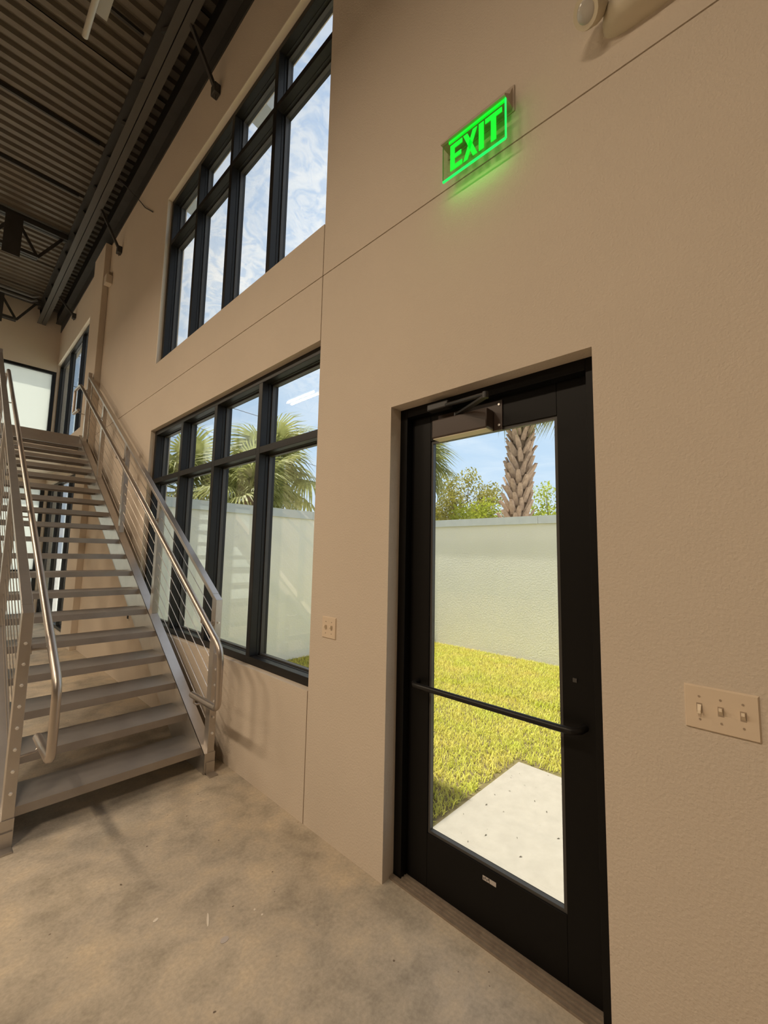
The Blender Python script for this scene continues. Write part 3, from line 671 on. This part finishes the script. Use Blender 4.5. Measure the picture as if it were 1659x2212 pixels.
# ================================================================== YARD
GZ = -0.10
YX, YY, YT = 4.76, 5.27, 2.08                # yard wall A face x, wall B face y, wall top
struct(box('ground', (-60, -60, -0.5), (90, 90, -0.22), 'drive_concrete'))
struct(box('yard_soil', (TH, -3.0, -0.3), (YX, YY, GZ), 'soil'))
def yard_wall(a, b_, loc, label, capa, capb, nj, along):
    r = tag(empty('yard_wall', loc), label, 'wall', 'yard walls'); box('wall_body', a, b_, 'yard_stucco', r)
    for i in range(nj):
        p = list(capa); q = list(capb); L0, L1 = capa[along], capb[along]; p[along] = L0+(L1-L0)*i/nj+0.002; q[along] = L0+(L1-L0)*(i+1)/nj-0.002
        box('cap_stone', p, q, 'cap_stone', r)
    return r
yard_wall((YX, -3.0, -0.3), (YX+0.2, YY+0.2, YT-0.12), (YX+0.1, 1.1, -0.1), 'pale stucco yard wall facing the glass door across the grass', (YX-0.025, -3.0, YT-0.12), (YX+0.225, YY+0.225, YT), 3, 1)
yard_wall((TH, YY, -0.3), (YX-0.001, YY+0.2, YT-0.12), (2.5, YY+0.1, -0.1), 'pale stucco yard wall seen through the lower window', (TH, YY-0.025, YT-0.12), (YX-0.028, YY+0.225, YT), 2, 0)
pad = tag(MB().box((TH, -0.9, -0.25), (1.70, 1.54, -0.095)).build('concrete_pad', 'pad_concrete', bevel=0.008), 'square pale concrete pad on the grass outside the door', 'slab')
def litter(n, box_, z):
    m = MB()
    for _ in range(n):
        x, y_ = random.uniform(box_[0], box_[1]), random.uniform(box_[2], box_[3]); a = random.uniform(0, 6.28); l_ = random.uniform(0.003, 0.012)
        c_, s_ = math.cos(a)*l_, math.sin(a)*l_
        m.add([(x-c_, y_-s_, z), (x+s_*.3, y_-c_*.3, z+0.004), (x+c_, y_+s_, z+0.002), (x-s_*.3, y_+c_*.3, z+0.004)], [(0, 1, 2, 3)])
    return m
stuff(tag(litter(45, (0.5, 1.66, 0.35, 1.5), -0.0945).build('leaf_litter', 'leaf_litter'), 'scattered tiny dry leaves on the concrete pad', 'leaf litter'))
# lawn: blades bent over in tufts
NB = 150000
bx = RNG.uniform(TH+0.05, YX-0.05, NB); by = RNG.uniform(-1.0, YY-0.05, NB)
keep = ~((bx < 1.72) & (by > -0.94) & (by < 1.56)); bx, by = bx[keep], by[keep]; n = len(bx)
ang = RNG.uniform(0, 2*np.pi, n); hh = RNG.uniform(0.02, 0.052, n); lean = RNG.uniform(0.012, 0.045, n); wd = RNG.uniform(0.0022, 0.0042, n)
dx, dy = np.cos(ang), np.sin(ang); sx, sy2 = -dy*wd, dx*wd
z0 = np.full(n, GZ-0.005)
v = np.stack([np.stack([bx-sx, by-sy2, z0], 1), np.stack([bx+sx, by+sy2, z0], 1),
              np.stack([bx+dx*lean*.4+sx*.9, by+dy*lean*.4+sy2*.9, z0+hh*.7], 1), np.stack([bx+dx*lean*.4-sx*.9, by+dy*lean*.4-sy2*.9, z0+hh*.7], 1),
              np.stack([bx+dx*lean, by+dy*lean, z0+hh], 1)], 1).reshape(-1, 3)
base_i = np.arange(n)*5
quads = np.stack([base_i, base_i+1, base_i+2, base_i+3], 1); tris = np.stack([base_i+3, base_i+2, base_i+4], 1)
me = bpy.data.meshes.new('lawn'); off = np.array([2.5, 2.0, GZ])
me.vertices.add(len(v)); me.vertices.foreach_set('co', (v-off).ravel())
me.loops.add(7*n); me.loops.foreach_set('vertex_index', np.concatenate([quads.ravel(), tris.ravel()]))
me.polygons.add(2*n); me.polygons.foreach_set('loop_start', np.concatenate([np.arange(n)*4, 4*n+np.arange(n)*3]))
me.polygons.foreach_set('loop_total', np.concatenate([np.full(n, 4), np.full(n, 3)]))
me.update(calc_edges=True); me.validate(); me.materials.append(MATS['grass'])
lawn = bpy.data.objects.new('lawn', me); COL.objects.link(lawn); lawn.location = off; stuff(tag(lawn, 'bright sunlit green lawn growing in the walled yard', 'grass'))

# ---- fan palms
def frond_mesh(name, petiole, blade, nl, droop, seed):
    rr = random.Random(seed); m = MB()
    tip = Vector((petiole, 0, -droop*0.12)); mid = Vector((petiole*.5, 0, 0.02))
    m.tube([(0, 0, 0), mid, tip], [0.022, 0.015, 0.010], 5); m.smooth = False
    for i in range(nl):
        u = i/(nl-1)*2-1; a = u*2.25; ln = blade*(1.0-0.28*abs(u))*rr.uniform(.88, 1.05)
        d = Vector((math.cos(a), math.sin(a), 0)); s = Vector((-d.y, d.x, 0)); wv = 0.026
        p0 = tip; dr = droop*rr.uniform(.7, 1.3)
        fold = 0.10*abs(u)
        p1 = tip+d*ln*.45+Vector((0, 0, fold-0.04*dr)); p2 = tip+d*ln*.75+Vector((0, 0, fold-0.22*dr)); p3 = tip+d*ln*(0.92)+Vector((0, 0, fold-0.52*dr))
        m.add([p0-s*.006, p0+s*.006, p1+s*wv, p1-s*wv, p2+s*wv*.6, p2-s*wv*.6, p3], [(0, 1, 2, 3), (3, 2, 4, 5), (5, 4, 6)])
    a = np.array([tuple(q) for q in m.v]); me = bpy.data.meshes.new(name); me.from_pydata(a.tolist(), [], m.f); me.materials.append(MATS['palm_leaf']); me.update(); return me
FRONDS = [frond_mesh('frond', 0.62, 0.75, 30, 0.55, 1), frond_mesh('frond', 0.60, 0.72, 28, 1.15, 2), frond_mesh('frond', 0.75, 0.80, 32, 0.8, 3)]
BOOT = None
def boot_mesh():
    m = MB(); pr = [(0.0, 0.055), (0.10, 0.060), (0.22, 0.042), (0.27, 0.030)]
    vs = []
    for h_, w_ in pr:
        o_ = 0.025+h_*0.42
        vs += [(o_-0.02, -w_, h_), (o_-0.02, w_, h_), (o_+0.016, w_*.75, h_), (o_+0.016, -w_*.75, h_)]
    fs = [(3, 2, 1, 0)]
    for i in range(3):
        for j in range(4): fs.append((i*4+j, i*4+(j+1) % 4, i*4+4+(j+1) % 4, i*4+4+j))
    fs.append((12, 13, 14, 15)); m.add(vs, fs)
    me = bpy.data.meshes.new('boot'); me.from_pydata([tuple(q) for q in m.v], [], m.f); me.materials.append(MATS['palm_boot']); me.update(); return me
BOOTM = boot_mesh()
def palm(loc, height, r0, r1, label, n_fr, boots, lean=(0, 0), scale=1.0, seed=1, spread=1.0):
    rr = random.Random(seed); x, y_, z = loc
    root = tag(empty('fan_palm', loc), label, 'palm tree', 'fan palms outside')
    K = 9; pts = [(x+lean[0]*(i/K)**1.5, y_+lean[1]*(i/K)**1.5, z+height*i/K) for i in range(K+1)]
    MB().tube(pts, [r0+(r1-r0)*i/K for i in range(K+1)], 12).build('trunk', 'palm_trunk', root)
    top = Vector(pts[-1])
    for i in range(boots):
        tt = 0.02+0.93*i/boots; h_ = height*tt; a = i*2.39996+rr.uniform(-.1, .1); rad = r0+(r1-r0)*tt
        c_ = Vector((x+lean[0]*tt**1.5, y_+lean[1]*tt**1.5, z+h_))
        ob = bpy.data.objects.new('boot', BOOTM); COL.objects.link(ob); ob.parent = root
        s_ = rr.uniform(.85, 1.15)*(0.75+0.5*rad/0.25)*scale
        ob.location = c_+Vector((math.cos(a), math.sin(a), 0))*rad*0.80-Vector(loc); ob.rotation_euler = (rr.uniform(-.30, .30), rr.uniform(-.05, .25), a); ob.scale = (s_, s_, s_)
    for i in range(n_fr):
        a = i*2.39996+rr.uniform(-.25, .25); el_ = 1.25-1.95*(i/n_fr)+rr.uniform(-.12, .12)
        fm = FRONDS[1] if el_ < -0.1 else FRONDS[i % 3]
        ob = bpy.data.objects.new('frond', fm); COL.objects.link(ob); ob.parent = root
        ob.location = top-Vector(loc)+Vector((0, 0, 0.10-0.2*i/n_fr)); s_ = scale*rr.uniform(.88, 1.1)
        ob.rotation_euler = (rr.uniform(-.35, .35), -el_, a); ob.scale = (s_*spread, s_, s_)
    return root
P1 = palm((7.52, 4.42, -0.22), 5.85, 0.24, 0.15, 'fan palm with boot-covered trunk rising behind the wall in the door glass', 26, 230, lean=(0.0, -0.32), seed=3, scale=1.1)
P2 = palm((3.40, 8.30, -0.22), 3.5, 0.15, 0.11, 'fan palm with full crown in the two right columns of the lower window', 30, 40, lean=(0.04, 0.05), seed=5, scale=0.92)
palm((2.10, 9.60, -0.22), 3.0, 0.15, 0.11, 'fan palm farthest left in the lower window panes', 30, 30, seed=8)
palm((2.62, 7.50, -0.22), 2.75, 0.13, 0.10, 'low bushy fan palm just behind the yard wall in the lower window', 30, 20, seed=11, scale=0.85)
palm((7.0, 7.05, -0.22), 4.0, 0.15, 0.12, 'fan palm half hidden by the left stile of the door', 30, 40, seed=14)

def extra_frond(root, base, az, el_, sc):
    ob = bpy.data.objects.new('frond', FRONDS[1]); COL.objects.link(ob); ob.parent = root; ob.location = Vector(base)-root.location; ob.rotation_euler = (0.1, -el_, az); ob.scale = sc
extra_frond(P1, (7.52, 4.05, 5.55), -1.35, -0.75, (1.0, 1.0, 1.15)); extra_frond(P1, (7.50, 4.05, 5.5), -1.75, -0.95, (1.0, 1.0, 1.0))
extra_frond(P2, (3.42, 8.33, 3.2), -0.45, 0.02, (1.55, 1.1, 1.1)); extra_frond(P2, (3.42, 8.33, 3.15), -0.25, -0.35, (1.5, 1.0, 1.1))
# ---- broadleaf trees
def leaf_cloud(centers, n_each, rad, size, rr):
    V_, F_ = [], []
    for c_, r_ in centers:
        for _ in range(n_each):
            u = Vector((rr.gauss(0, 1), rr.gauss(0, 1), rr.gauss(0, 1))).normalized()*r_*rr.random()**0.45
            p = c_+u; a = Vector((rr.gauss(0, 1), rr.gauss(0, 1), rr.gauss(0, 1))).normalized(); b_ = a.cross(Vector((rr.gauss(0, 1), rr.gauss(0, 1), rr.gauss(0, 1)))).normalized()
            s_ = size*rr.uniform(.7, 1.25); k = len(V_)
            V_ += [tuple(p-a*s_), tuple(p+b_*s_*.42+Vector((0, 0, .1*s_))), tuple(p+a*s_), tuple(p-b_*s_*.42+Vector((0, 0, .1*s_)))]; F_.append((k, k+1, k+2, k+3))
    m = MB(); m.v = V_; m.f = F_; return m
def tree(loc, h, spread, nb, label, leaf, seed, n_each=110, size=0.055, rad=0.38):
    rr = random.Random(seed); root = tag(empty('leafy_tree', loc), label, 'tree', 'leafy trees beyond the yard wall'); L0 = Vector(loc)
    fork = L0+Vector((0, 0, h*0.38)); MB().tube([L0, fork], [0.09, 0.065], 8).build('trunk', 'bark', root)
    cs = []
    for i in range(nb):
        a = i*2.39996+rr.uniform(-.3, .3); q = math.sqrt((i+.5)/nb); tip = fork+Vector((math.cos(a)*spread*q, math.sin(a)*spread*q, h*0.60*(1.0-0.75*q*q)*rr.uniform(.8, 1.08)))
        mid = fork.lerp(tip, .5)+Vector((rr.uniform(-.1, .1), rr.uniform(-.1, .1), .12))
        MB().tube([fork, mid, tip], [0.035, 0.02, 0.008], 5).build('branch', 'bark', root)
        cs += [(tip, rad), (fork.lerp(tip, .72)+Vector((rr.uniform(-.2, .2), rr.uniform(-.2, .2), 0)), rad)]
    f = stuff(leaf_cloud(cs, n_each, rad, size, rr).build('foliage', leaf, root)); return root
tree((9.4, 7.0, -0.22), 4.15, 1.55, 16, 'olive-green tree left of the palm trunk in the door glass', 'leaf_olive', 21, 330, 0.05, 0.42)
tree((8.3, 5.95, -0.22), 3.25, 0.8, 9, 'bright green shrub hugging the left of the palm trunk', 'leaf_bright', 22, 260, 0.05, 0.36)
tree((9.6, 4.55, -0.22), 3.35, 1.15, 11, 'bright green tree right of the palm trunk in the door glass', 'leaf_bright', 23, 300, 0.05, 0.40)
tree((9.3, 8.5, -0.22), 3.3, 1.0, 10, 'low olive bush at the left edge of the door glass', 'leaf_olive', 24, 280, 0.05, 0.40)
tree((10.6, 2.3, -0.22), 3.6, 1.3, 10, 'green tree beyond the wall hidden right of the door glass', 'leaf_olive', 25, 80)

# ---- eave outlookers and overhead wires
for k, yy in enumerate((3.72, 5.45)):
    e_ = tag(MB().prism([(TH, 6.02), (0.52, 5.96), (0.72, 6.10), (0.72, 6.30), (TH, 6.30)], 1, yy-0.16, yy+0.12).build('eave_bracket', 'eave_grey'), ['grey eave bracket outside the second column from the right of the upper window', 'grey eave bracket outside the leftmost column of the upper window'][k], 'bracket', 'eave brackets outside the upper window')
for k, (xp, hp, lab) in enumerate(((-8.0, 12.6, 'wooden utility pole behind the building carrying the wires'), (21.7, 11.0, 'wooden utility pole carrying the right end of the wires'))):
    up_ = tag(empty('utility_pole', (xp, 25.0, -0.22)), lab, 'pole', 'utility poles'); MB().tube([(xp, 25, -0.22), (xp, 25, hp)], [0.16, 0.11], 10).build('pole', 'bark', up_); box('cross_arm', (xp-0.06, 24.2, hp-0.8), (xp+0.06, 25.8, hp-0.65), 'bark', up_)
for k, (za, zb_, sg) in enumerate(((12.0, 10.4, 0.53), (10.6, 7.5, 0.15), (9.6, 6.6, 0.2))):
    a, b_ = Vector((-8.0, 25, za)), Vector((21.7, 25, zb_)); pts = [a.lerp(b_, t_)-Vector((0, 0, 4*sg*t_*(1-t_))) for t_ in [i/12 for i in range(13)]]
    tag(MB().tube(pts, 0.018, 5).build('overhead_wire', 'wire'), ['topmost overhead utility wire in the sky', 'middle overhead utility wire in the sky', 'lowest overhead utility wire in the sky'][k], 'wire', 'overhead wires')
